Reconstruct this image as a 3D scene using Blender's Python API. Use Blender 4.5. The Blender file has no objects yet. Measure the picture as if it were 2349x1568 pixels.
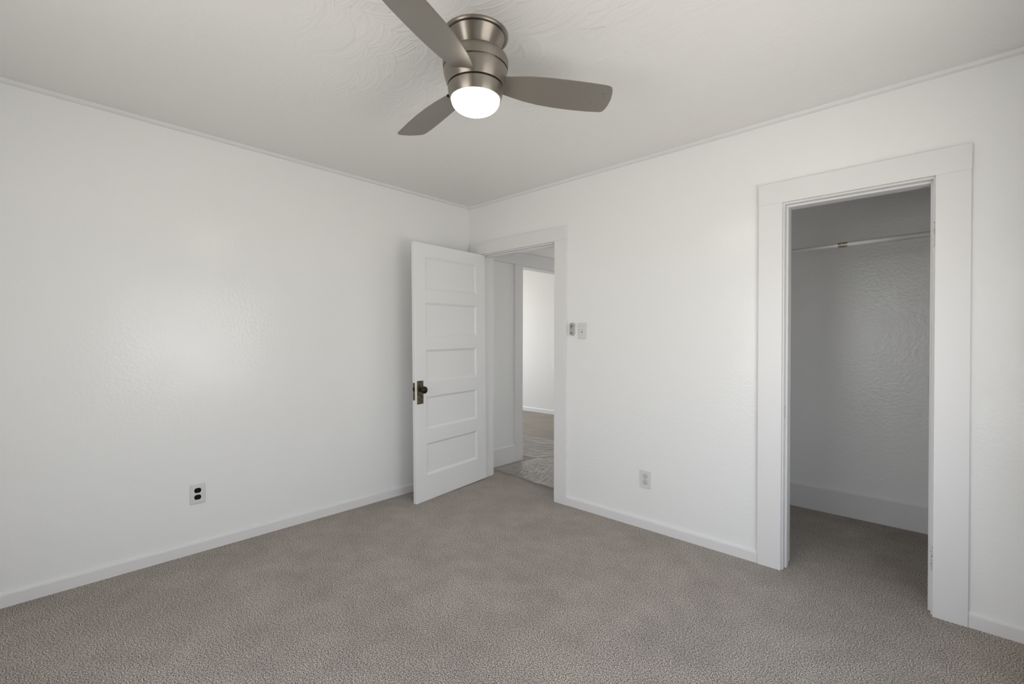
import bpy, bmesh, math, random
from mathutils import Vector, Matrix, noise

C = bpy.context.scene.collection
S = bpy.context.scene
R = math.radians

# ---------------------------------------------------------------- camera
cam_d = bpy.data.cameras.new('camera'); cam = bpy.data.objects.new('camera', cam_d); C.objects.link(cam)
F_PX, YAW, PIT, ROL = 1067.50255, 0.752693758, -0.00666168627, 0.00178372016
fw = Vector((-math.sin(YAW)*math.cos(PIT), math.cos(YAW)*math.cos(PIT), math.sin(PIT)))
rt = Vector((math.cos(YAW), math.sin(YAW), 0)); up = rt.cross(fw)
c_, s_ = math.cos(ROL), math.sin(ROL)
rt, up = c_*rt + s_*up, -s_*rt + c_*up
m = Matrix((rt, up, -fw)).transposed().to_4x4()
m.translation = (3.18938338, -2.83513972, 1.24578009)
cam.matrix_world = m
cam_d.sensor_width = 36; cam_d.sensor_fit = 'HORIZONTAL'
cam_d.lens = F_PX/2349*36; cam_d.clip_start = 0.01; cam_d.clip_end = 200
S.camera = cam

# ---------------------------------------------------------------- world and exposure
S.view_settings.view_transform = 'Standard'; S.view_settings.look = 'None'
S.view_settings.gamma = 1.0; S.view_settings.use_curve_mapping = False
S.view_settings.exposure = 0.0
w = bpy.data.worlds.new('daylight'); S.world = w; w.use_nodes = True
nt = w.node_tree; nt.nodes.clear()
out = nt.nodes.new('ShaderNodeOutputWorld'); bg = nt.nodes.new('ShaderNodeBackground')
tc = nt.nodes.new('ShaderNodeTexCoord'); sx = nt.nodes.new('ShaderNodeSeparateXYZ')
mr = nt.nodes.new('ShaderNodeMapRange'); mr.inputs[1].default_value = -1; mr.inputs[2].default_value = 1
cr = nt.nodes.new('ShaderNodeValToRGB')
el = cr.color_ramp.elements
el[0].position = 0.0; el[0].color = (1.05, 1.01, .95, 1)
el[1].position = 1.0; el[1].color = (.72, .86, 1.1, 1)
e = cr.color_ramp.elements.new(.47); e.color = (1.0, .98, .94, 1)
e = cr.color_ramp.elements.new(.53); e.color = (1.0, 1.03, 1.08, 1)
# the sky is brighter on the side the rear window looks out to
mb = nt.nodes.new('ShaderNodeVectorMath'); mb.operation = 'DOT_PRODUCT'; mb.inputs[1].default_value = (-.055, -.075, 0)
ma = nt.nodes.new('ShaderNodeMath'); ma.operation = 'ADD'; ma.inputs[1].default_value = .70
ms = nt.nodes.new('ShaderNodeMath'); ms.operation = 'MULTIPLY'; ms.inputs[1].default_value = 6.75
nt.links.new(tc.outputs['Generated'], mb.inputs[0]); nt.links.new(mb.outputs['Value'], ma.inputs[0]); nt.links.new(ma.outputs[0], ms.inputs[0]); nt.links.new(ms.outputs[0], bg.inputs['Strength'])
nt.links.new(tc.outputs['Generated'], sx.inputs[0]); nt.links.new(sx.outputs['Z'], mr.inputs[0])
nt.links.new(mr.outputs[0], cr.inputs[0]); nt.links.new(cr.outputs[0], bg.inputs[0])
nt.links.new(bg.outputs[0], out.inputs[0])

def portal(name, loc, rot, sx_, sy_):
    l = bpy.data.lights.new(name, 'AREA'); l.shape = 'RECTANGLE'; l.size = sx_; l.size_y = sy_
    l.cycles.is_portal = True
    o = bpy.data.objects.new(name, l); C.objects.link(o); o.location = loc; o.rotation_euler = rot
# daylight enters through the windows (portals only guide sampling of the sky)
X_R, Y_B, ZC = 3.50, -3.50, 2.44          # walls behind and beside the camera
WIN_R = (-2.05, -.65, .60, 1.80)      # in wall_right: y0,y1,z0,z1
WIN_B = (1.40, 2.65, .55, 2.00)        # in wall_rear: x0,x1,z0,z1
FILL_WIN_F = (.6, 3.0, .45, 2.25)           # unseen window added in the far room's outer wall to brighten that room
FILL_WIN_H = (.25, 1.15, .8, 2.0)           # unseen window added at the end of the hall to light it
portal('window_daylight', (X_R+.13, sum(WIN_R[:2])/2, sum(WIN_R[2:])/2), (0, R(90), 0), WIN_R[3]-WIN_R[2], WIN_R[1]-WIN_R[0])
portal('window_daylight', (sum(WIN_B[:2])/2, Y_B-.13, sum(WIN_B[2:])/2), (R(90), 0, 0), WIN_B[1]-WIN_B[0], WIN_B[3]-WIN_B[2])
portal('window_daylight', (-4.33, sum(FILL_WIN_F[:2])/2, sum(FILL_WIN_F[2:])/2), (0, R(-90), 0), FILL_WIN_F[3]-FILL_WIN_F[2], FILL_WIN_F[1]-FILL_WIN_F[0])
portal('window_daylight', (sum(FILL_WIN_H[:2])/2, 3.37, sum(FILL_WIN_H[2:])/2), (R(-90), 0, 0), FILL_WIN_H[1]-FILL_WIN_H[0], FILL_WIN_H[3]-FILL_WIN_H[2])
LAMP = 15.0

# ---------------------------------------------------------------- materials
def srgb(r, g, b):
    f = lambda v: v/12.92 if v <= .04045 else ((v+.055)/1.055)**2.4
    return (f(r/255), f(g/255), f(b/255), 1)

class Mat:
    def __init__(s, name):
        s.m = bpy.data.materials.new(name); s.m.use_nodes = True
        s.t = s.m.node_tree; s.b = s.t.nodes['Principled BSDF']; s.o = s.t.nodes['Material Output']
    def n(s, typ, **kw):
        n = s.t.nodes.new(typ)
        for k, v in kw.items():
            if k[0] == 'i' and k[1:].isdigit(): n.inputs[int(k[1:])].default_value = v
            else: setattr(n, k, v)
        return n
    def l(s, a, b): s.t.links.new(a, b)
    def set(s, **kw):
        for k, v in kw.items(): s.b.inputs[k.replace('_', ' ')].default_value = v
        return s
    def coord(s, kind='Object'):
        return s.n('ShaderNodeTexCoord').outputs[kind]
    def noise(s, vec, scale, detail=2, rough=.5):
        n = s.n('ShaderNodeTexNoise'); n.inputs['Scale'].default_value = scale
        n.inputs['Detail'].default_value = detail; n.inputs['Roughness'].default_value = rough
        s.l(vec, n.inputs['Vector']); return n
    def ramp(s, val, stops):
        r = s.n('ShaderNodeValToRGB'); e = r.color_ramp.elements
        e[0].position, e[0].color = stops[0]; e[1].position, e[1].color = stops[-1]
        for p, c in stops[1:-1]:
            q = e.new(p); q.color = c
        s.l(val, r.inputs[0]); return r.outputs[0]
    def rng(s, val, a, b, c, d):
        r = s.n('ShaderNodeMapRange'); s.l(val, r.inputs[0])
        for i, v in enumerate((a, b, c, d)): r.inputs[i+1].default_value = v
        return r.outputs[0]
    def math(s, op, a, b=None):
        m_ = s.n('ShaderNodeMath', operation=op)
        for i, v in enumerate((a, b)):
            if v is None: continue
            if isinstance(v, (int, float)): m_.inputs[i].default_value = v
            else: s.l(v, m_.inputs[i])
        return m_.outputs[0]
    def bump(s, h, strength, dist, prev=None):
        b = s.n('ShaderNodeBump'); b.inputs['Strength'].default_value = strength; b.inputs['Distance'].default_value = dist
        s.l(h, b.inputs['Height'])
        if prev is not None: s.l(prev, b.inputs['Normal'])
        return b.outputs['Normal']
    def normal(s, n): s.l(n, s.b.inputs['Normal'])

def wall_paint(name, col, r0, r1, peel=.25):
    M = Mat(name); v = M.coord(); M.set(Base_Color=col)
    a = M.noise(v, 5.5, 5, .6); M.l(M.rng(a.outputs['Fac'], .3, .7, r0, r1), M.b.inputs['Roughness'])
    big = M.noise(v, 9, 4); fine = M.noise(v, 170, 2); mid = M.noise(v, 55, 2)
    nn = M.bump(big.outputs['Fac'], .04, .02)
    nn = M.bump(mid.outputs['Fac'], peel*.8, .006, nn)
    nn = M.bump(fine.outputs['Fac'], peel, .0015, nn); M.normal(nn)
    return M.m
WALL = wall_paint('white_wall_paint', srgb(247, 247, 245), .14, .262, .19)
PLASTER = wall_paint('rough_closet_plaster_paint', srgb(250, 250, 249), .19, .262, .32)
def panelled():
    M = Mat('white_grooved_panelling'); v = M.coord(); M.set(Base_Color=srgb(240, 239, 236), Roughness=.4)
    sxx = M.n('ShaderNodeSeparateXYZ'); M.l(v, sxx.inputs[0])
    f = M.math('FRACT', M.math('MULTIPLY', sxx.outputs['X'], 4.7))
    g = M.math('LESS_THAN', f, .035)
    M.normal(M.bump(M.math('SUBTRACT', 1.0, g), .5, .004)); return M.m
PANEL = panelled()
def trim_paint(name='white_trim_paint', col=(238, 237, 236)):
    M = Mat(name); v = M.coord(); M.set(Base_Color=srgb(*col), Roughness=.33)
    a = M.noise(v, 40, 3); M.normal(M.bump(a.outputs['Fac'], .06, .004)); return M.m
TRIM = trim_paint()
def door_paint():
    M = Mat('white_door_paint'); v = M.coord(); M.set(Base_Color=srgb(243, 243, 242), Roughness=.33)
    a = M.noise(v, 40, 3); sx_ = M.n('ShaderNodeSeparateXYZ'); M.l(v, sx_.inputs[0])
    k = M.math('LESS_THAN', M.math('ABSOLUTE', M.math('SUBTRACT', sx_.outputs['X'], .7068)), .0011)     # joint of lock stile and rails
    nn = M.bump(a.outputs['Fac'], .06, .004); M.normal(M.bump(M.math('SUBTRACT', 1.0, k), .5, .0015, nn)); return M.m
DOORP = door_paint()

def ceiling_mat():
    M = Mat('swirl_trowelled_ceiling_paint'); v = M.coord(); M.set(Base_Color=srgb(245, 244, 241), Roughness=.42)
    warp = M.noise(v, 3, 2)
    h = None
    for k, (sc, off) in enumerate(((5.6, (0, 0, 0)), (4.3, (.37, .61, 0)))):
        mp = M.n('ShaderNodeMapping'); mp.inputs['Location'].default_value = off; M.l(v, mp.inputs['Vector'])
        vo = M.n('ShaderNodeTexVoronoi'); vo.voronoi_dimensions = '2D'; vo.feature = 'F1'; vo.inputs['Scale'].default_value = sc
        M.l(mp.outputs[0], vo.inputs['Vector'])
        # every trowel stroke is a fan of arcs about a pivot beside its own cell
        sub = M.n('ShaderNodeVectorMath', operation='SUBTRACT'); M.l(mp.outputs[0], sub.inputs[0]); M.l(vo.outputs['Position'], sub.inputs[1])
        rnd = M.n('ShaderNodeVectorMath', operation='MULTIPLY_ADD'); M.l(vo.outputs['Color'], rnd.inputs[0])
        rnd.inputs[1].default_value = (.16, .12, 0); rnd.inputs[2].default_value = (-.06 - .04*k, .10 + .03*k, 0)
        ad = M.n('ShaderNodeVectorMath', operation='ADD'); M.l(sub.outputs[0], ad.inputs[0]); M.l(rnd.outputs[0], ad.inputs[1])
        ln = M.n('ShaderNodeVectorMath', operation='LENGTH'); M.l(ad.outputs[0], ln.inputs[0])
        n1 = M.n('ShaderNodeTexNoise'); n1.noise_dimensions = '2D'; n1.inputs['Scale'].default_value = 1; n1.inputs['Detail'].default_value = 2
        cb = M.n('ShaderNodeCombineXYZ'); M.l(M.math('MULTIPLY', ln.outputs['Value'], 330), cb.inputs[0])
        sc_ = M.n('ShaderNodeSeparateColor'); M.l(vo.outputs['Color'], sc_.inputs[0]); M.l(M.math('MULTIPLY', sc_.outputs[0], 50), cb.inputs[1])
        M.l(cb.outputs[0], n1.inputs['Vector'])
        lines = M.rng(n1.outputs['Fac'], .35, .65, 0, 1)
        h = lines if h is None else M.math('MAXIMUM', M.math('MULTIPLY', h, .9), M.math('MULTIPLY', lines, .8))
    # strokes are bumped deeper around the fan, standing in for raking light there
    ds = M.n('ShaderNodeVectorMath', operation='DISTANCE'); M.l(v, ds.inputs[0]); ds.inputs[1].default_value = (1.9, -1.6, 2.44)
    amp = M.rng(M.math('ADD', ds.outputs['Value'], M.rng(warp.outputs['Fac'], .3, .7, -.35, .35)), .25, 1.1, 1.0, .22)
    nn = M.bump(M.noise(v, 5, 3).outputs['Fac'], .10, .02)
    nn = M.bump(M.math('MULTIPLY', h, amp), 1.0, .0032, nn); M.normal(nn)
    return M.m
CEIL = ceiling_mat()

def carpet_mat():
    M = Mat('speckled_grey_beige_carpet'); v = M.coord()
    n1 = M.noise(v, 215, 2, .5); n2 = M.noise(v, 480, 2, .6)
    mix = M.math('ADD', M.math('MULTIPLY', n1.outputs['Fac'], .65), M.math('MULTIPLY', n2.outputs['Fac'], .35))
    col = M.ramp(mix, [(.38, srgb(52, 46, 40)), (.46, srgb(130, 120, 110)), (.53, srgb(192, 181, 170)), (.62, srgb(242, 232, 220))])
    lay = M.noise(v, 2.6, 3); lay2 = M.noise(v, 9, 2)      # pile laid one way or the other by feet and vacuum
    d = M.math('ADD', M.rng(lay.outputs['Fac'], .3, .7, .88, 1.06), M.rng(lay2.outputs['Fac'], .3, .7, -.06, .08))
    sc = M.n('ShaderNodeVectorMath', operation='SCALE'); M.l(col, sc.inputs[0]); M.l(d, sc.inputs['Scale'])
    M.l(sc.outputs[0], M.b.inputs['Base Color']); M.set(Roughness=.95)
    M.b.inputs['Specular IOR Level'].default_value = .15
    M.b.inputs['Sheen Weight'].default_value = .15; M.b.inputs['Sheen Roughness'].default_value = .6
    M.normal(M.bump(mix, .9, .008)); return M.m
CARPET = carpet_mat()

def nickel(name, col=(.335, .302, .262), rough=.36):
    M = Mat(name); v = M.coord(); M.set(Base_Color=(*col, 1), Metallic=1.0, Anisotropic=.8, Anisotropic_Rotation=.25)
    tg = M.n('ShaderNodeTangent'); tg.direction_type = 'RADIAL'; tg.axis = 'Z'; M.l(tg.outputs[0], M.b.inputs['Tangent'])
    mp = M.n('ShaderNodeMapping'); mp.inputs['Scale'].default_value = (2, 2, 1500); M.l(v, mp.inputs['Vector'])
    a = M.noise(mp.outputs[0], 1, 1); M.l(M.rng(a.outputs['Fac'], .3, .7, rough-.02, rough+.03), M.b.inputs['Roughness'])
    return M.m
NICKEL = nickel('brushed_nickel')
def blade_mat(name, rust):
    M = Mat(name); v = M.coord(); M.set(Metallic=.5, Roughness=.38)
    base = srgb(146, 141, 133)
    sp = M.noise(v, 60, 3, .6); sx_ = M.n('ShaderNodeSeparateXYZ'); M.l(v, sx_.inputs[0])
    tip = M.rng(sx_.outputs['X'], .40, .56, 0, rust)
    k = M.math('MULTIPLY', M.rng(sp.outputs['Fac'], .64, .72, 0, 1), tip)
    mx = M.n('ShaderNodeMix', data_type='RGBA'); M.l(k, mx.inputs[0]); mx.inputs[6].default_value = base; mx.inputs[7].default_value = srgb(92, 66, 44)
    M.l(mx.outputs[2], M.b.inputs['Base Color']); return M.m
BLADE = blade_mat('silver_grey_blade_paint', .25); BLADE_RUST = blade_mat('rust_flecked_blade_paint', 1.0)
def plain(name, col, rough=.5, metal=0.0, **kw):
    return Mat(name).set(Base_Color=col, Roughness=rough, Metallic=metal, **kw).m
EDGE = plain('worn_blade_edge', srgb(126, 119, 107), .5)
BLACK = plain('black_gap', (.008, .008, .008, 1), .6)
BLKP = plain('black_plastic', (.004, .004, .004, 1), .5, Specular_IOR_Level=.15)
WPLAS = plain('white_plastic', srgb(226, 226, 224), .3)
WPLAS2 = plain('white_plastic_receptacle', srgb(216, 216, 214), .35)
GREYP = plain('grey_remote_plastic', srgb(184, 183, 179), .4)
GREYD = plain('dark_grey_print', srgb(104, 104, 100), .5)
SLOT = plain('dark_slot', srgb(60, 58, 56), .6)
SCREW = plain('painted_screw', srgb(196, 196, 194), .4)
def aged(name, c1, c2, rough):
    M = Mat(name); v = M.coord(); a = M.noise(v, 60, 4, .6)
    M.l(M.ramp(a.outputs['Fac'], [(.35, c1), (.62, c2)]), M.b.inputs['Base Color']); M.set(Metallic=.75, Roughness=rough); return M.m
BRASS = aged('aged_dark_brass', srgb(70, 60, 48), srgb(128, 116, 94), .45)
KNOB = aged('dark_bronze_knob', srgb(36, 30, 28), srgb(60, 52, 48), .32)
ROD = plain('white_enamelled_rod', srgb(214, 214, 210), .16)
ROD_WORN = aged('yellowed_worn_label', srgb(150, 142, 120), srgb(196, 190, 172), .5)
def scuff():
    M = Mat('scuffed_painted_hinge'); v = M.coord(); a = M.noise(v, 130, 3, .7)
    M.l(M.ramp(a.outputs['Fac'], [(.56, srgb(226, 225, 223)), (.66, srgb(110, 108, 106))]), M.b.inputs['Base Color']); M.set(Roughness=.4); return M.m
SCUFF = scuff()
def diffuser():
    M = Mat('lit_frosted_lamp_glass'); M.set(Base_Color=(.9, .9, .88, 1), Roughness=.4)
    M.b.inputs['Emission Color'].default_value = (1.0, .93, .82, 1); M.b.inputs['Emission Strength'].default_value = LAMP; return M.m
GLOW = diffuser()
def film_mat():
    M = Mat('clear_plastic_film'); v = M.coord()
    tr = M.n('ShaderNodeBsdfTransparent'); tr.inputs[0].default_value = (.95, .95, .94, 1)
    gl = M.n('ShaderNodeBsdfGlossy'); gl.inputs['Roughness'].default_value = .075; gl.inputs['Color'].default_value = (1, 1, 1, 1)
    M.set(Base_Color=(.88, .88, .86, 1), Roughness=.5)
    a = M.noise(v, 14, 3); m1 = M.n('ShaderNodeMixShader'); m2 = M.n('ShaderNodeMixShader'); fr = M.n('ShaderNodeFresnel', i0=1.5)
    M.l(M.rng(a.outputs['Fac'],   .3, .7, .02, .16), m1.inputs[0]); M.l(tr.outputs[0], m1.inputs[1]); M.l(M.b.outputs[0], m1.inputs[2])
    M.l(M.math('MINIMUM', M.math('MULTIPLY', fr.outputs[0], .85), .46), m2.inputs[0]); M.l(m1.outputs[0], m2.inputs[1]); M.l(gl.outputs[0], m2.inputs[2])
    M.l(m2.outputs[0], M.o.inputs['Surface']); return M.m
FILM = film_mat()
def pane_mat():
    M = Mat('window_pane_glass'); tr = M.n('ShaderNodeBsdfTransparent'); gl = M.n('ShaderNodeBsdfGlossy'); gl.inputs['Roughness'].default_value = .02
    mx = M.n('ShaderNodeMixShader', i0=.06); M.l(tr.outputs[0], mx.inputs[1]); M.l(gl.outputs[0], mx.inputs[2]); M.l(mx.outputs[0], M.o.inputs['Surface']); return M.m
PANE = pane_mat()

# ---------------------------------------------------------------- mesh helpers
def obj(name, bm, mat, parent=None, smooth=False, loc=None):
    me = bpy.data.meshes.new(name); bmesh.ops.recalc_face_normals(bm, faces=bm.faces[:])
    bm.to_mesh(me); bm.free(); me.materials.append(mat)
    if smooth:
        for f in me.polygons: f.use_smooth = True
    o = bpy.data.objects.new(name, me); C.objects.link(o)
    if parent is not None: o.parent = parent
    if loc is not None: o.location = loc
    return o
def tag(o, label, cat, group=None):
    o['label'] = label; o['category'] = cat
    if group: o['group'] = group
    return o
def struct(o): o['kind'] = 'structure'; return o
def empty(name, loc, rot=(0, 0, 0)):
    o = bpy.data.objects.new(name, None); C.objects.link(o); o.location = loc; o.rotation_euler = rot; o.empty_display_size = .1; return o
def box(bm, lo, hi, bev=0.0):
    r = bmesh.ops.create_cube(bm, size=1)
    vs = r['verts']
    for v in vs:
        v.co = Vector([(lo[i]+hi[i])/2 + v.co[i]*(hi[i]-lo[i]) for i in range(3)])
    if bev:
        es = list({e for v in vs for e in v.link_edges})
        bmesh.ops.bevel(bm, geom=es, offset=bev, segments=2, affect='EDGES', profile=.6)
def boxo(name, lo, hi, mat, parent=None, bev=0.0):
    bm = bmesh.new(); box(bm, lo, hi, bev); return obj(name, bm, mat, parent)
def wall(name, ax, t0, t1, u0, u1, holes, mat, z0=0.0, z1=2.44):
    """wall slab with rectangular openings; ax = the axis its thickness lies along"""
    bm = bmesh.new()
    us = sorted({u0, u1, *[h[0] for h in holes], *[h[1] for h in holes]})
    zs = sorted({z0, z1, *[h[2] for h in holes], *[h[3] for h in holes]})
    solid = lambda i, j: 0 <= i < len(us)-1 and 0 <= j < len(zs)-1 and not any(h[0] <= (us[i]+us[i+1])/2 <= h[1] and h[2] <= (zs[j]+zs[j+1])/2 <= h[3] for h in holes)
    P = lambda u, z, t: (t, u, z) if ax == 'x' else (u, t, z)
    cache = {}
    def V(u, z, t):
        k = (round(u, 5), round(z, 5), round(t, 5))
        if k not in cache: cache[k] = bm.verts.new(P(u, z, t))
        return cache[k]
    for i in range(len(us)-1):
        for j in range(len(zs)-1):
            if not solid(i, j): continue
            a, b, c, d = us[i], us[i+1], zs[j], zs[j+1]
            bm.faces.new([V(a, c, t0), V(b, c, t0), V(b, d, t0), V(a, d, t0)])
            bm.faces.new([V(a, c, t1), V(b, c, t1), V(b, d, t1), V(a, d, t1)])
            if not solid(i-1, j): bm.faces.new([V(a, c, t0), V(a, d, t0), V(a, d, t1), V(a, c, t1)])
            if not solid(i+1, j): bm.faces.new([V(b, c, t0), V(b, d, t0), V(b, d, t1), V(b, c, t1)])
            if not solid(i, j-1): bm.faces.new([V(a, c, t0), V(b, c, t0), V(b, c, t1), V(a, c, t1)])
            if not solid(i, j+1): bm.faces.new([V(a, d, t0), V(b, d, t0), V(b, d, t1), V(a, d, t1)])
    return struct(obj(name, bm, mat))
def run(name, prof, a, b, outward, mat, parent=None, smooth=False):
    """moulding: prof = (distance out from the wall, z) swept straight from a to b"""
    bm = bmesh.new(); o = Vector((*outward, 0)); rings = []
    for p in (a, b):
        rings.append([bm.verts.new(Vector((p[0], p[1], 0)) + o*d + Vector((0, 0, z))) for d, z in prof])
    n = len(prof)
    for i in range(n): bm.faces.new([rings[0][i], rings[0][(i+1) % n], rings[1][(i+1) % n], rings[1][i]])
    bm.faces.new(rings[0]); bm.faces.new(rings[1])
    ob = obj(name, bm, mat, parent)
    return ob
def lathe(name, prof, mat, parent=None, seg=72, smooth=True, sharp=35, axis=None):
    bm = bmesh.new(); rings = []
    for r_, z in prof:
        if r_ < 1e-6: rings.append([bm.verts.new((0, 0, z))])
        else: rings.append([bm.verts.new((r_*math.cos(2*math.pi*k/seg), r_*math.sin(2*math.pi*k/seg), z)) for k in range(seg)])
    for A, B in zip(rings, rings[1:]):
        for k in range(seg):
            k2 = (k+1) % seg
            if len(A) == 1 and len(B) == 1: continue
            if len(A) == 1: bm.faces.new([A[0], B[k], B[k2]])
            elif len(B) == 1: bm.faces.new([A[k], A[k2], B[0]])
            else: bm.faces.new([A[k], A[k2], B[k2], B[k]])
    if axis is not None: bmesh.ops.transform(bm, matrix=axis, verts=bm.verts)
    o = obj(name, bm, mat, parent, smooth=smooth)
    if smooth: o.data.set_sharp_from_angle(angle=R(sharp))
    return o
def prism(bm, pts, M, d0, d1):
    """outline pts (u,v) given depth d0..d1 along the third axis, placed by matrix M"""
    A = [bm.verts.new(M @ Vector((u, v, d0))) for u, v in pts]; B = [bm.verts.new(M @ Vector((u, v, d1))) for u, v in pts]
    n = len(pts)
    for i in range(n): bm.faces.new([A[i], A[(i+1) % n], B[(i+1) % n], B[i]])
    bm.faces.new(A); bm.faces.new(B)

# ---------------------------------------------------------------- the setting

struct(boxo('floor', (-4.32, Y_B-.12, -.10), (X_R+.12, 3.36, 0), CARPET))
struct(boxo('ceiling', (-4.32, Y_B-.12, ZC), (X_R+.12, 3.36, ZC+.10), CEIL))
wall('wall_left', 'x', -.12, 0, Y_B-.12, 0, [], WALL)
wall('wall_back', 'y', 0, .15, -4.2, X_R+.12, [(.135, 1.005, 0, 2.002), (2.524, 3.157, 0, 1.992)], WALL)
wall('wall_right', 'x', X_R, X_R+.12, Y_B-.12, 0, [WIN_R], WALL)
wall('wall_rear', 'y', Y_B-.12, Y_B, 0, X_R, [WIN_B], WALL)
HL = -.03
wall('wall_hall_left', 'x', HL-.12, HL, .15, 3.24, [(.74, 1.78, 0, 2.005)], WALL)
wall('wall_hall_right', 'x', 1.30, 1.40, .15, 3.24, [], WALL)
wall('wall_far', 'y', 3.24, 3.36, -4.2, 1.40, [FILL_WIN_H], PANEL)
wall('wall_far_left', 'x', -4.32, -4.2, .15, 3.36, [FILL_WIN_F], WALL)
wall('wall_closet_left', 'x', 1.85, 1.95, .15, 1.17, [], PLASTER)
wall('wall_closet_right', 'x', 3.50, 3.62, .15, 1.17, [], PLASTER)
wall('wall_closet_back', 'y', 1.17, 1.27, 1.85, 3.62, [], PLASTER)

def window(name, ax, t0, t1, h):
    u0, u1, z0, z1 = h
    P = lambda u, z, t: (t, u, z) if ax == 'x' else (u, t, z)
    def bar(name_, ua, ub, za, zb, ta, tb, par, mat=TRIM):
        lo = P(ua, za, ta); hi = P(ub, zb, tb)
        return boxo(name_, [min(a, b) for a, b in zip(lo, hi)], [max(a, b) for a, b in zip(lo, hi)], mat, par)
    s = struct(bar(name, u0, u1, z0, z0+.03, t0, t1, None)); k = .045; zm = (z0+z1)/2; tm = (t0+t1)/2
    bar('side_frame', u0, u0+k, z0+.03, z1, t0, t1, s); bar('side_frame', u1-k, u1, z0+.03, z1, t0, t1, s)
    bar('head_frame', u0+k, u1-k, z1-k, z1, t0, t1, s); bar('meeting_rail', u0+k, u1-k, zm-.02, zm+.02, tm-.015, tm+.015, s)
    bar('pane', u0+k, u1-k, z0+.03, zm-.02, tm-.002, tm+.002, s, PANE); bar('pane', u0+k, u1-k, zm+.02, z1-k, tm-.002, tm+.002, s, PANE)
window('window_1', 'x', X_R+.02, X_R+.11, WIN_R)
window('window_2', 'y', Y_B-.11, Y_B-.02, WIN_B)
window('fill_window_far', 'x', -4.31, -4.22, FILL_WIN_F)  # out of view, added as the far room's daylight source
window('fill_window_hall', 'y', 3.26, 3.35, FILL_WIN_H)  # out of view, added so daylight grazes the hall walls

# baseboards: eased top, low and thin in the bedroom, tall and square in hall and closet
def base_prof(h, t): return [(0, 0), (t, 0), (t, h-.016), (t-.0015, h-.009), (t-.005, h-.003), (t-.010, h), (0, h)]
struct(run('baseboard_left', base_prof(.070, .015), (0, Y_B), (0, -.012), (1, 0), TRIM))
struct(run('baseboard_back', base_prof(.068, .015), (1.1045, 0), (2.4205, 0), (0, -1), TRIM))
struct(run('baseboard_back', base_prof(.068, .015), (3.2605, 0), (X_R, 0), (0, -1), TRIM))
tall = [(0, 0), (.018, 0), (.018, .166), (.014, .172), (0, .172)]
struct(run('baseboard_hall', tall, (HL, .172), (HL, .632), (1, 0), TRIM))
struct(run('baseboard_closet', tall, (1.95, 1.17), (3.50, 1.17), (0, -1), TRIM))
struct(run('baseboard_far', base_prof(.070, .015), (-4.2, 3.24), (-.15, 3.24), (0, -1), TRIM))
# small moulding where walls meet the ceiling
crown = [(0, ZC-.020), (.006, ZC-.020), (.014, ZC-.014), (.019, ZC-.005), (.020, ZC), (0, ZC)]
struct(run('trim_ceiling_left', crown, (0, Y_B), (0, 0), (1, 0), TRIM))
struct(run('trim_ceiling_back', crown, (0.0, 0), (X_R, 0), (0, -1), TRIM))

def doorway(name, x0, x1, zt, cl, cr_, c0, c1, ztop, stop=.010):
    """jamb inner faces x0,x1 and head zt; casing inner edges c0,c1, outer cl,cr_"""
    bm = bmesh.new()
    box(bm, (x0-.02, 0, 0), (x0, .15, zt+.02)); box(bm, (x1, 0, 0), (x1+.02, .15, zt+.02)); box(bm, (x0, 0, zt), (x1, .15, zt+.02))
    j = struct(obj(name, bm, TRIM))
    zb = zt + .008
    boxo('side_casing', (cl, -.020, 0), (c0, 0, zb), TRIM, j, .0012)
    boxo('side_casing', (c1, -.020, 0), (cr_, 0, zb), TRIM, j, .0012)
    boxo('head_casing', (cl-.0015, -.022, zb), (cr_+.0015, 0, ztop), TRIM, j, .0015)
    bm = bmesh.new()
    box(bm, (x0, .036, 0), (x0+stop, .080, zt-stop), .002); box(bm, (x1-stop, .036, 0), (x1, .080, zt-stop), .002); box(bm, (x0, .036, zt-stop), (x1, .080, zt), .002)
    obj('door_stop', bm, TRIM, j)
    return j
t1 = doorway('trim_1', .155, .985, 1.982, .040, 1.104, .147, .994, 2.096)
t2 = doorway('trim_2', 2.544, 3.138, 1.972, 2.422, 3.260, 2.5375, 3.1455, 2.0925)
# casing of the doorway on its hall side
for lo, hi in (((.048, .15, 0), (.147, .17, 1.99)), ((.993, .15, 0), (1.10, .17, 1.99)), ((.048, .15, 1.99), (1.10, .172, 2.096))):
    boxo('hall_casing', lo, hi, TRIM, t1, .0025)
# old hinge leaves painted over on the closet's right jamb, latch marks on its left jamb
for z0, z1 in ((1.665, 1.778), (.20, .31)):
    h = boxo('hinge_leaf', (3.1360, -.0012, z0), (3.1452, .030, z1), SCUFF, t2, .0005); h['label'] = 'scuffed painted-over hinge leaf'
h = boxo('strike_plate', (2.5425, .004, .815), (2.5452, .030, .885), SCUFF, t2, .0005); h['label'] = 'scuffed painted strike plate'

# opening from the hall into the bright room
bm = bmesh.new()
box(bm, (HL-.12, .74, 0), (HL, .755, 2.005)); box(bm, (HL-.12, 1.765, 0), (HL, 1.78, 2.005)); box(bm, (HL-.12, .755, 1.992), (HL, 1.765, 2.005))
t3 = struct(obj('trim_3', bm, TRIM))
boxo('side_casing', (HL, .632, 0), (HL+.020, .745, 2.004), TRIM, t3, .002)
boxo('side_casing', (HL, 1.775, 0), (HL+.020, 1.885, 2.004), TRIM, t3, .002)
boxo('head_casing', (HL, .172, 2.004), (HL+.022, 2.05, 2.130), TRIM, t3, .002)

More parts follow.
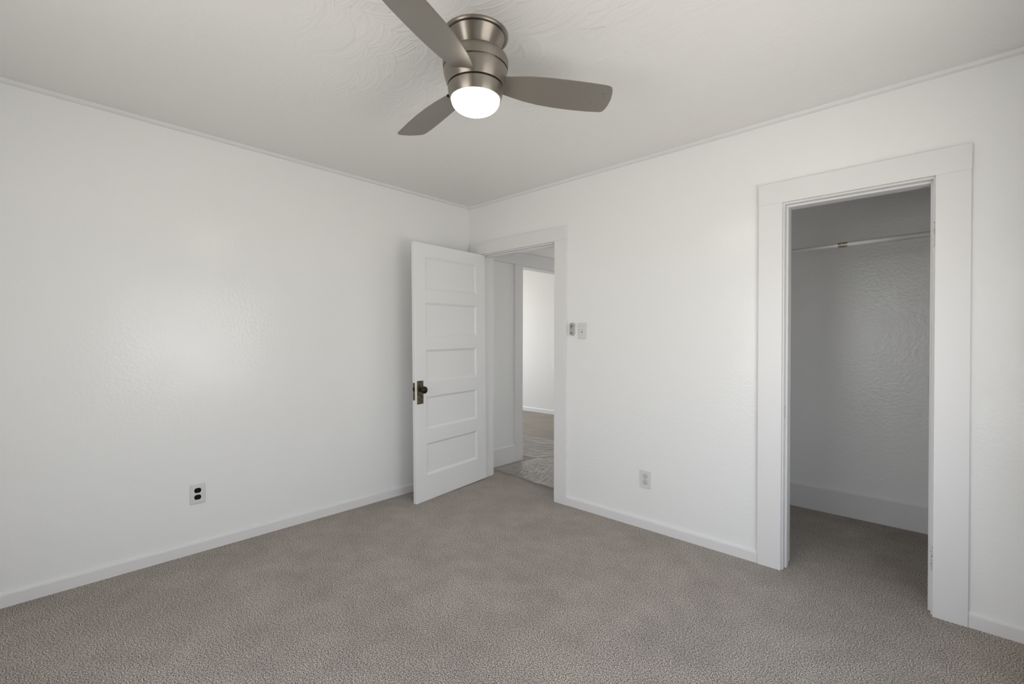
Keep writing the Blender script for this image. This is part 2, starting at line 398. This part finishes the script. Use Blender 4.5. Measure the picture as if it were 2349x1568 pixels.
# ---------------------------------------------------------------- five-panel door, standing open
HX, HY, HD, FI = .1915, .0335, .1077, .0125
e0 = Vector((math.sin(HD), -math.cos(HD), 0)); n0 = Vector((math.cos(HD), math.sin(HD), 0)); k0 = Vector((0, 0, 1))
u0 = k0*math.cos(FI) + e0*math.sin(FI); e1 = e0*math.cos(FI) - k0*math.sin(FI)
DM = Matrix((e1, u0, n0)).transposed().to_4x4(); DM.translation = (HX, HY, .004)     # local: x along the door from the hinge, y up, z out of the visible face
W_D, H_D, T_D = .8125, 1.980, .035
PZ = [(.199, .446), (.5515, .8065), (.9165, 1.1665), (1.266, 1.5285), (1.6255, 1.8805)]
PA = (.116, .706)
def door_mesh():
    bm = bmesh.new(); b = .0022
    for side in (0, 1):
        zf = 0.0 if side == 0 else -T_D; sg = -1 if side == 0 else 1
        V = lambda a, z, d: bm.verts.new((a, z, zf + sg*d))
        us = [b, PA[0], PA[1], W_D-b]; zs = [b+.004] + [q for pz in PZ for q in pz] + [H_D-b]
        grid = {(i, j): V(us[i], zs[j], 0) for i in range(4) for j in range(len(zs))}
        for i in range(3):
            for j in range(len(zs)-1):
                if i == 1 and j % 2 == 1:
                    ring = [grid[(1, j)], grid[(2, j)], grid[(2, j+1)], grid[(1, j+1)]]
                    a0, a1, z0, z1 = us[1], us[2], zs[j], zs[j+1]
                    for ins, d in ((.0015, .004), (.007, .0055), (.014, .0105), (.017, .0125), (.0185, .0125)):
                        nr = [V(a0+ins, z0+ins, d), V(a1-ins, z0+ins, d), V(a1-ins, z1-ins, d), V(a0+ins, z1-ins, d)]
                        for q in range(4): bm.faces.new([ring[q], ring[(q+1) % 4], nr[(q+1) % 4], nr[q]])
                        ring = nr
                    bm.faces.new(ring)
                else:
                    bm.faces.new([grid[(i, j)], grid[(i+1, j)], grid[(i+1, j+1)], grid[(i, j+1)]])
        # eased edge ring
        per = [grid[(i, 0)] for i in range(4)] + [grid[(3, j)] for j in range(1, len(zs))] + [grid[(i, len(zs)-1)] for i in (2, 1, 0)] + [grid[(0, j)] for j in range(len(zs)-2, 0, -1)]
        outr = []
        for v in per:
            a, z = v.co.x, v.co.y
            a = 0 if abs(a-b) < 1e-6 else (W_D if abs(a-(W_D-b)) < 1e-6 else a)
            z = .004 if abs(z-b-.004) < 1e-6 else (H_D if abs(z-(H_D-b)) < 1e-6 else z)
            outr.append(V(a, z, b))
        n = len(per)
        for i in range(n): bm.faces.new([per[i], per[(i+1) % n], outr[(i+1) % n], outr[i]])
        if side == 0: first = outr
        else:
            for i in range(n): bm.faces.new([first[i], first[(i+1) % n], outr[(i+1) % n], outr[i]])
    # fine joint lines between stiles and rails are only paint-deep: left to the material
    return bm
door = struct(obj('door_1', door_mesh(), DOORP)); door.matrix_world = DM
A_F = lambda a: W_D - a                                    # distance from the free edge -> local x
bm = bmesh.new(); box(bm, (A_F(.075), .757, 0), (A_F(.014), .933, .0035), .0012)
esc = obj('knob_plate', bm, BRASS, door); esc['label'] = 'aged brass escutcheon plate'
bm = bmesh.new()
prism(bm, [(A_F(.0445)+.0035*math.cos(t*math.pi/6), .825+.0035*math.sin(t*math.pi/6)) for t in range(12)], Matrix(), .003, .0040)
box(bm, (A_F(.0468), .806, .003), (A_F(.0422), .825, .0040)); obj('keyhole', bm, BLACK, esc)
for z in (.768, .922): 
    bm = bmesh.new(); prism(bm, [(A_F(.0445)+.003*math.cos(t*math.pi/6), z+.003*math.sin(t*math.pi/6)) for t in range(12)], Matrix(), .003, .0045); obj('screw', bm, KNOB, esc)
kp = [(0, 0), (.015, 0), (.0155, .003), (.010, .006), (.0085, .018), (.011, .022), (.020, .0265), (.0262, .035), (.0275, .042), (.0255, .050), (.019, .056), (.010, .0595), (0, .060)]
MK = Matrix.Translation((A_F(.047), .866, .0035))
kn = lathe('door_knob', kp, KNOB, door, 40, axis=MK); kn['label'] = 'round dark bronze door knob'
bm = bmesh.new(); box(bm, (W_D-.0005, .788, -.029), (W_D+.0012, .920, -.007), .0004)
fp = obj('lock_faceplate', bm, BRASS, door); fp['label'] = 'dark brass mortise lock faceplate on door edge'
bm = bmesh.new(); box(bm, (W_D, .862, -.024), (W_D+.008, .885, -.012), .001); obj('latch_bolt', bm, KNOB, fp)

# ---------------------------------------------------------------- ceiling fan
FX, FY = 1.8212, -1.5876
fan = tag(empty('ceiling_fan', (FX, FY, 2.44)), 'brushed nickel three-blade ceiling fan with a lit dome lamp, mounted flush to the ceiling', 'ceiling fan')
def fl(name, prof, mat, parent=fan, **k): return lathe(name, [(r_, z-2.44) for r_, z in prof], mat, parent, 96, **k)
fl('canopy', [(0, 2.4398), (.1275, 2.4398), (.1290, 2.437), (.1285, 2.432), (.1255, 2.4282), (.121, 2.4272), (.1175, 2.4280), (.1175, 2.4320), (0, 2.4320)], NICKEL)
fl('canopy_cone', [(.1155, 2.4318), (.1155, 2.4275), (.1135, 2.4255), (.0735, 2.358), (.070, 2.350)], NICKEL)
body = fl('motor_housing', [(.066, 2.3580), (.108, 2.3570), (.119, 2.3535), (.1262, 2.346), (.1297, 2.336), (.1297, 2.326), (.1272, 2.306), (.1225, 2.306), (.1225, 2.2985)], NICKEL)
fl('gap_ring', [(.1215, 2.3065), (.1215, 2.2975)], BLACK, body)
rotor = fl('blade_hub', [(.116, 2.2985), (.1262, 2.2985), (.1250, 2.287), (.1208, 2.270), (.1148, 2.253), (.1098, 2.2405), (.100, 2.2405)], NICKEL)
fl('gap_ring', [(.1030, 2.2420), (.1030, 2.2330)], BLACK, rotor)
ring = fl('light_ring', [(.100, 2.2345), (.1080, 2.2345), (.1092, 2.2330), (.1088, 2.226), (.1062, 2.209), (.1015, 2.1925), (.0995, 2.1880), (.0962, 2.1875), (.0955, 2.192)], NICKEL)
dome = [(.0948, 2.1915)] + [(.0948*math.cos(t)**.75, 2.1865-.0485*math.sin(t)) for t in [R(a) for a in range(0, 90, 6)]] + [(0, 2.1380)]
d_ = fl('lamp_diffuser', dome, GLOW); d_['label'] = 'glowing white frosted dome diffuser'
bm = bmesh.new(); box(bm, (.100, -.004, -.2375), (.113, .004, -.2285), .001)
sw = obj('reverse_switch', bm, BLKP, fan); sw.rotation_euler = (0, 0, math.atan2(-.66, -.75)); sw['label'] = 'small black switch on the light ring'
OUT = [(.108, -.041), (.15, -.048), (.20, -.0555), (.26, -.0595), (.33, -.060), (.40, -.059), (.47, -.0565), (.515, -.053), (.533, -.050), (.544, -.044), (.551, -.033), (.556, -.012), (.560, .020), (.558, .050), (.5535, .072), (.548, .085), (.540, .0915), (.527, .0935),
       (.47, .0955), (.40, .0955), (.33, .0925), (.26, .0850), (.20, .0735), (.15, .059), (.108, .045)]
PITCH = .2407
def blade_bm():
    bm = bmesh.new(); top, bot = [], []
    # rows across the blade so it can droop slightly from hub to tip
    lo = [q for q in OUT if True]
    cw = OUT[:11]; ccw = OUT[11:][::-1]
    def edge(pts, a):
        pts = sorted(pts)
        for (a0, s0), (a1, s1) in zip(pts, pts[1:]):
            if a0 <= a <= a1: return s0 + (s1-s0)*(a-a0)/max(a1-a0, 1e-9)
        return pts[-1][1] if a > pts[-1][0] else pts[0][1]
    drop = lambda a: .0135*max(0.0, (.50-a)/.38)
    th = .0023
    A = [bm.verts.new((a, s, drop(a)+th)) for a, s in OUT]; B = [bm.verts.new((a, s, drop(a)-th)) for a, s in OUT]
    n = len(OUT); side = []
    for i in range(n): bm.faces.new([A[i], A[(i+1) % n], B[(i+1) % n], B[i]])
    for f in bm.faces: f.material_index = 1
    fa = bm.faces.new(A); fb = bm.faces.new(B)
    bmesh.ops.triangulate(bm, faces=[fa, fb])
    return bm
for k in range(3):
    th = R(50.64) + k*2*math.pi/3
    if k == 0:
        b0 = obj('blade', blade_bm(), BLADE, fan); b = b0; b0.data.materials.append(EDGE)
    else:
        b = b0.copy(); C.objects.link(b); b.parent = fan
    ee = Vector((math.cos(th), math.sin(th), 0)); nn = Vector((-math.sin(th)*math.cos(PITCH), math.cos(th)*math.cos(PITCH), -math.sin(PITCH)))
    MB = Matrix((ee, nn, ee.cross(nn))).transposed().to_4x4(); MB.translation = (0, 0, 2.2435-2.44)
    b.matrix_local = MB
    if k == 0: rusty = b
rusty.data = rusty.data.copy(); rusty.data.materials[0] = BLADE_RUST; rusty['label'] = 'blade with rust flecks at its tip'

# ---------------------------------------------------------------- wall plates
def plate(bm, w_, h_, d, bev=.0035): box(bm, (-w_/2, -h_/2, 0), (w_/2, h_/2, d), bev)
def recep(z, s=1.0):
    pts = []
    for t in range(32):
        a = 2*math.pi*t/32; x, y = .0172*math.cos(a), .0172*math.sin(a)
        pts.append((x, z + max(-.0138, min(.0138, y))))
    return pts
def outlet(name, M, dark, label):
    o = empty(name, (0, 0, 0)); o.matrix_world = M; tag(o, label, 'outlet')
    bm = bmesh.new(); plate(bm, .0745, .1145, .006); obj('cover_plate', bm, WPLAS, o)
    for z in (.0195, -.0195):
        bm = bmesh.new(); prism(bm, recep(z), Matrix(), .003, .0072 if not dark else .0068)
        r_ = obj('receptacle', bm, BLKP if dark else WPLAS2, o); r_['label'] = 'black socket face' if dark else 'white socket face'
        bm = bmesh.new()
        box(bm, (-.0075, z-.0005, .0068), (-.0052, z+.0085, .0075)); box(bm, (.0052, z+.0005, .0068), (.0075, z+.0075, .0075))
        prism(bm, [(.0028*math.cos(t*math.pi/6), z-.0075+.0028*math.sin(t*math.pi/6)) for t in range(12)], Matrix(), .0068, .0076)
        obj('slot', bm, BLACK if dark else SLOT, r_)
        if not dark:
            bm = bmesh.new(); p1 = recep(z)
            prism(bm, [(x*1.06, z+(y-z)*1.07) for x, y in p1], Matrix(), .004, .0063); obj('seam', bm, GREYD, r_)
    bm = bmesh.new(); prism(bm, [(.003*math.cos(t*math.pi/6), .003*math.sin(t*math.pi/6)) for t in range(12)], Matrix(), .005, .0066); obj('screw', bm, SCREW, o)
    return o
MW_B = lambda x, z: Matrix(((1, 0, 0, x), (0, 0, -1, 0), (0, 1, 0, z), (0, 0, 0, 1)))        # on wall_back, facing -y
MW_L = lambda y, z: Matrix(((0, 0, 1, 0), (1, 0, 0, y), (0, 1, 0, z), (0, 0, 0, 1)))          # on wall_left, facing +x
outlet('electrical_outlet', MW_L(-2.1115, .341), True, 'white outlet plate with two black sockets, low on the wall behind the open door')
outlet('electrical_outlet', MW_B(1.7405, .3235), False, 'white outlet plate with white sockets, low between the doorway and the closet')

sw = empty('light_switch', (0, 0, 0)); sw.matrix_world = MW_B(1.2385, 1.3055); tag(sw, 'white toggle light switch plate beside the grey fan remote', 'light switch')
bm = bmesh.new(); plate(bm, .069, .1175, .006); obj('cover_plate', bm, WPLAS, sw)
bm = bmesh.new(); box(bm, (-.005, -.012, .005), (.005, .012, .0066)); sl = obj('toggle_slot', bm, BLACK, sw)
bm = bmesh.new(); box(bm, (-.0042, -.007, .0), (.0042, .007, .017), .0015)
bmesh.ops.rotate(bm, cent=(0, 0, 0), matrix=Matrix.Rotation(R(-24), 3, 'X'), verts=bm.verts); bmesh.ops.translate(bm, vec=(.0012, -.0015, .004), verts=bm.verts)
obj('toggle', bm, WPLAS, sw)
for z in (.030, -.030):
    bm = bmesh.new(); prism(bm, [(.003*math.cos(t*math.pi/6), z+.003*math.sin(t*math.pi/6)) for t in range(12)], Matrix(), .005, .0066); obj('screw', bm, SCREW, sw)

def capsule(w_, h_, seg=14):
    r_ = w_/2; c = h_/2-r_
    return [(r_*math.cos(math.pi*t/seg), c+r_*math.sin(math.pi*t/seg)) for t in range(seg+1)] + [(r_*math.cos(math.pi+math.pi*t/seg), -c+r_*math.sin(math.pi+math.pi*t/seg)) for t in range(seg+1)]
rm = empty('fan_remote', (0, 0, 0)); rm.matrix_world = MW_B(1.1555, 1.3185); tag(rm, 'grey oval fan remote in a wall cradle beside the doorway', 'remote control')
def softprism(pts, d0, d1, ease=.003):
    bm = bmesh.new(); rings = []
    for sc, d in ((1, d0), (1, d1-ease), (.95, d1-ease*.35), (.86, d1)):
        rings.append([bm.verts.new((x*sc if True else x, y*(1-(1-sc)*.4), d)) for x, y in pts])
    n = len(pts)
    for A, B in zip(rings, rings[1:]):
        for i in range(n): bm.faces.new([A[i], A[(i+1) % n], B[(i+1) % n], B[i]])
    bm.faces.new(rings[0]); bm.faces.new(rings[-1]); return bm
bm = softprism([(x, y-.012) for x, y in capsule(.046, .070)], 0, .012); obj('cradle', bm, WPLAS2, rm)
handset = obj('handset', softprism(capsule(.041, .095), .006, .021), GREYP, rm)
bm = bmesh.new(); box(bm, (-.008, -.0315, .020), (.006, -.0255, .0222), .001); bt = obj('button', bm, BLKP, handset)
bm = bmesh.new()                                            # three-lobed fan emblem
for a in (150, 30, 270):
    pts = []
    for t in range(14):
        q = 2*math.pi*t/14; lx, ly = .0075+.0078*math.cos(q), (.0042+.0012*math.cos(q))*math.sin(q)
        ca, sa = math.cos(R(a)), math.sin(R(a)); pts.append((lx*ca-ly*sa, .020+lx*sa+ly*ca))
    prism(bm, pts, Matrix(), .0205, .0213+.0001*(a % 7))
prism(bm, [(.0038*math.cos(t*math.pi/6), .037+.0038*math.sin(t*math.pi/6)) for t in range(12)], Matrix(), .0205, .0213)
obj('fan_emblem', bm, GREYD, handset)

# ---------------------------------------------------------------- closet rod
YR = .60; zl, zr = 1.805, 1.833
rod = tag(empty('closet_rod', (1.95, YR, 1.80)), 'white telescoping hanging rod across the closet', 'closet rod')
def zrod(x): return zl + (zr-zl)*(x-1.95)/(3.50-1.95)
def tube(name, x0, x1, r_, mat, par, seg=28):
    bm = bmesh.new(); A, B = [], []
    for t in range(seg):
        c, s = math.cos(2*math.pi*t/seg), math.sin(2*math.pi*t/seg)
        A.append(bm.verts.new((x0-1.95, r_*c, zrod(x0)-1.80+r_*s))); B.append(bm.verts.new((x1-1.95, r_*c, zrod(x1)-1.80+r_*s)))
    for t in range(seg): bm.faces.new([A[t], A[(t+1) % seg], B[(t+1) % seg], B[t]])
    bm.faces.new(A); bm.faces.new(B)
    o = obj(name, bm, mat, par, True); o.data.set_sharp_from_angle(angle=R(40)); return o
tube('inner_tube', 1.952, 2.72, .0112, ROD, rod); tube('outer_tube', 2.683, 3.498, .0152, ROD, rod)
lb = tube('worn_label', 2.697, 2.745, .0155, ROD_WORN, rod); lb['label'] = 'yellowed worn label round the tube'
for x0, x1 in ((1.951, 1.957), (3.493, 3.499)): tube('end_socket', x0, x1, .028, ROD, rod)

# ---------------------------------------------------------------- plastic film on the hall carpet
def film(name, quad, z0, amp, stretch, seed, label, nu=300, nv=260):
    bm = bmesh.new(); A, B, Cc, D = [Vector((*q, 0)) for q in quad]; grid = []
    for j in range(nv+1):
        row = []
        for i in range(nu+1):
            u, v = i/nu, j/nv
            p = (A*(1-u)+B*u)*(1-v) + (D*(1-u)+Cc*u)*v
            jag = noise.noise(Vector((p.x*9, p.y*9, seed)))*.022*max(0, 1-min(u, 1-u, v, 1-v)*9)
            q = Vector((p.x*stretch[0]+p.y*stretch[1], p.y*stretch[2]+p.x*stretch[3], seed*7.1))
            wv = noise.noise(Vector((p.x*2.2, p.y*2.2, seed)))
            q += Vector((wv*1.6, -wv*1.2, 0))
            r1 = 1-abs(noise.noise(q)); r2 = 1-abs(noise.noise(q*2.3+Vector((3, 1, 0)))); r3 = noise.noise(Vector((p.x*5, p.y*5, seed+4)))
            z = z0 + amp*(.62*max(0, r1-.55)/.45 + .16*max(0, r2-.5)/.5 + .5*(r3*.5+.5))
            row.append(bm.verts.new((p.x+jag, p.y+jag*.7, z)))
        grid.append(row)
    for j in range(nv):
        for i in range(nu): bm.faces.new([grid[j][i], grid[j][i+1], grid[j+1][i+1], grid[j+1][i]])
    return tag(obj(name, bm, FILM, None, True), label, 'plastic film', 'plastic film on the hall carpet')
film('plastic_film', [(.085, .275), (.975, .185), (1.20, 1.02), (.085, .86)], .0105, .0072, (34, 15, 7, -5), 1.3, 'crinkled clear plastic film on the carpet just inside the doorway')
film('plastic_film', [(-1.25, .80), (.70, .90), (.70, 1.735), (-1.25, 1.60)], .002, .0080, (6, 0, 22, -18), 6.7, 'crinkled clear plastic film on the carpet reaching into the bright room')
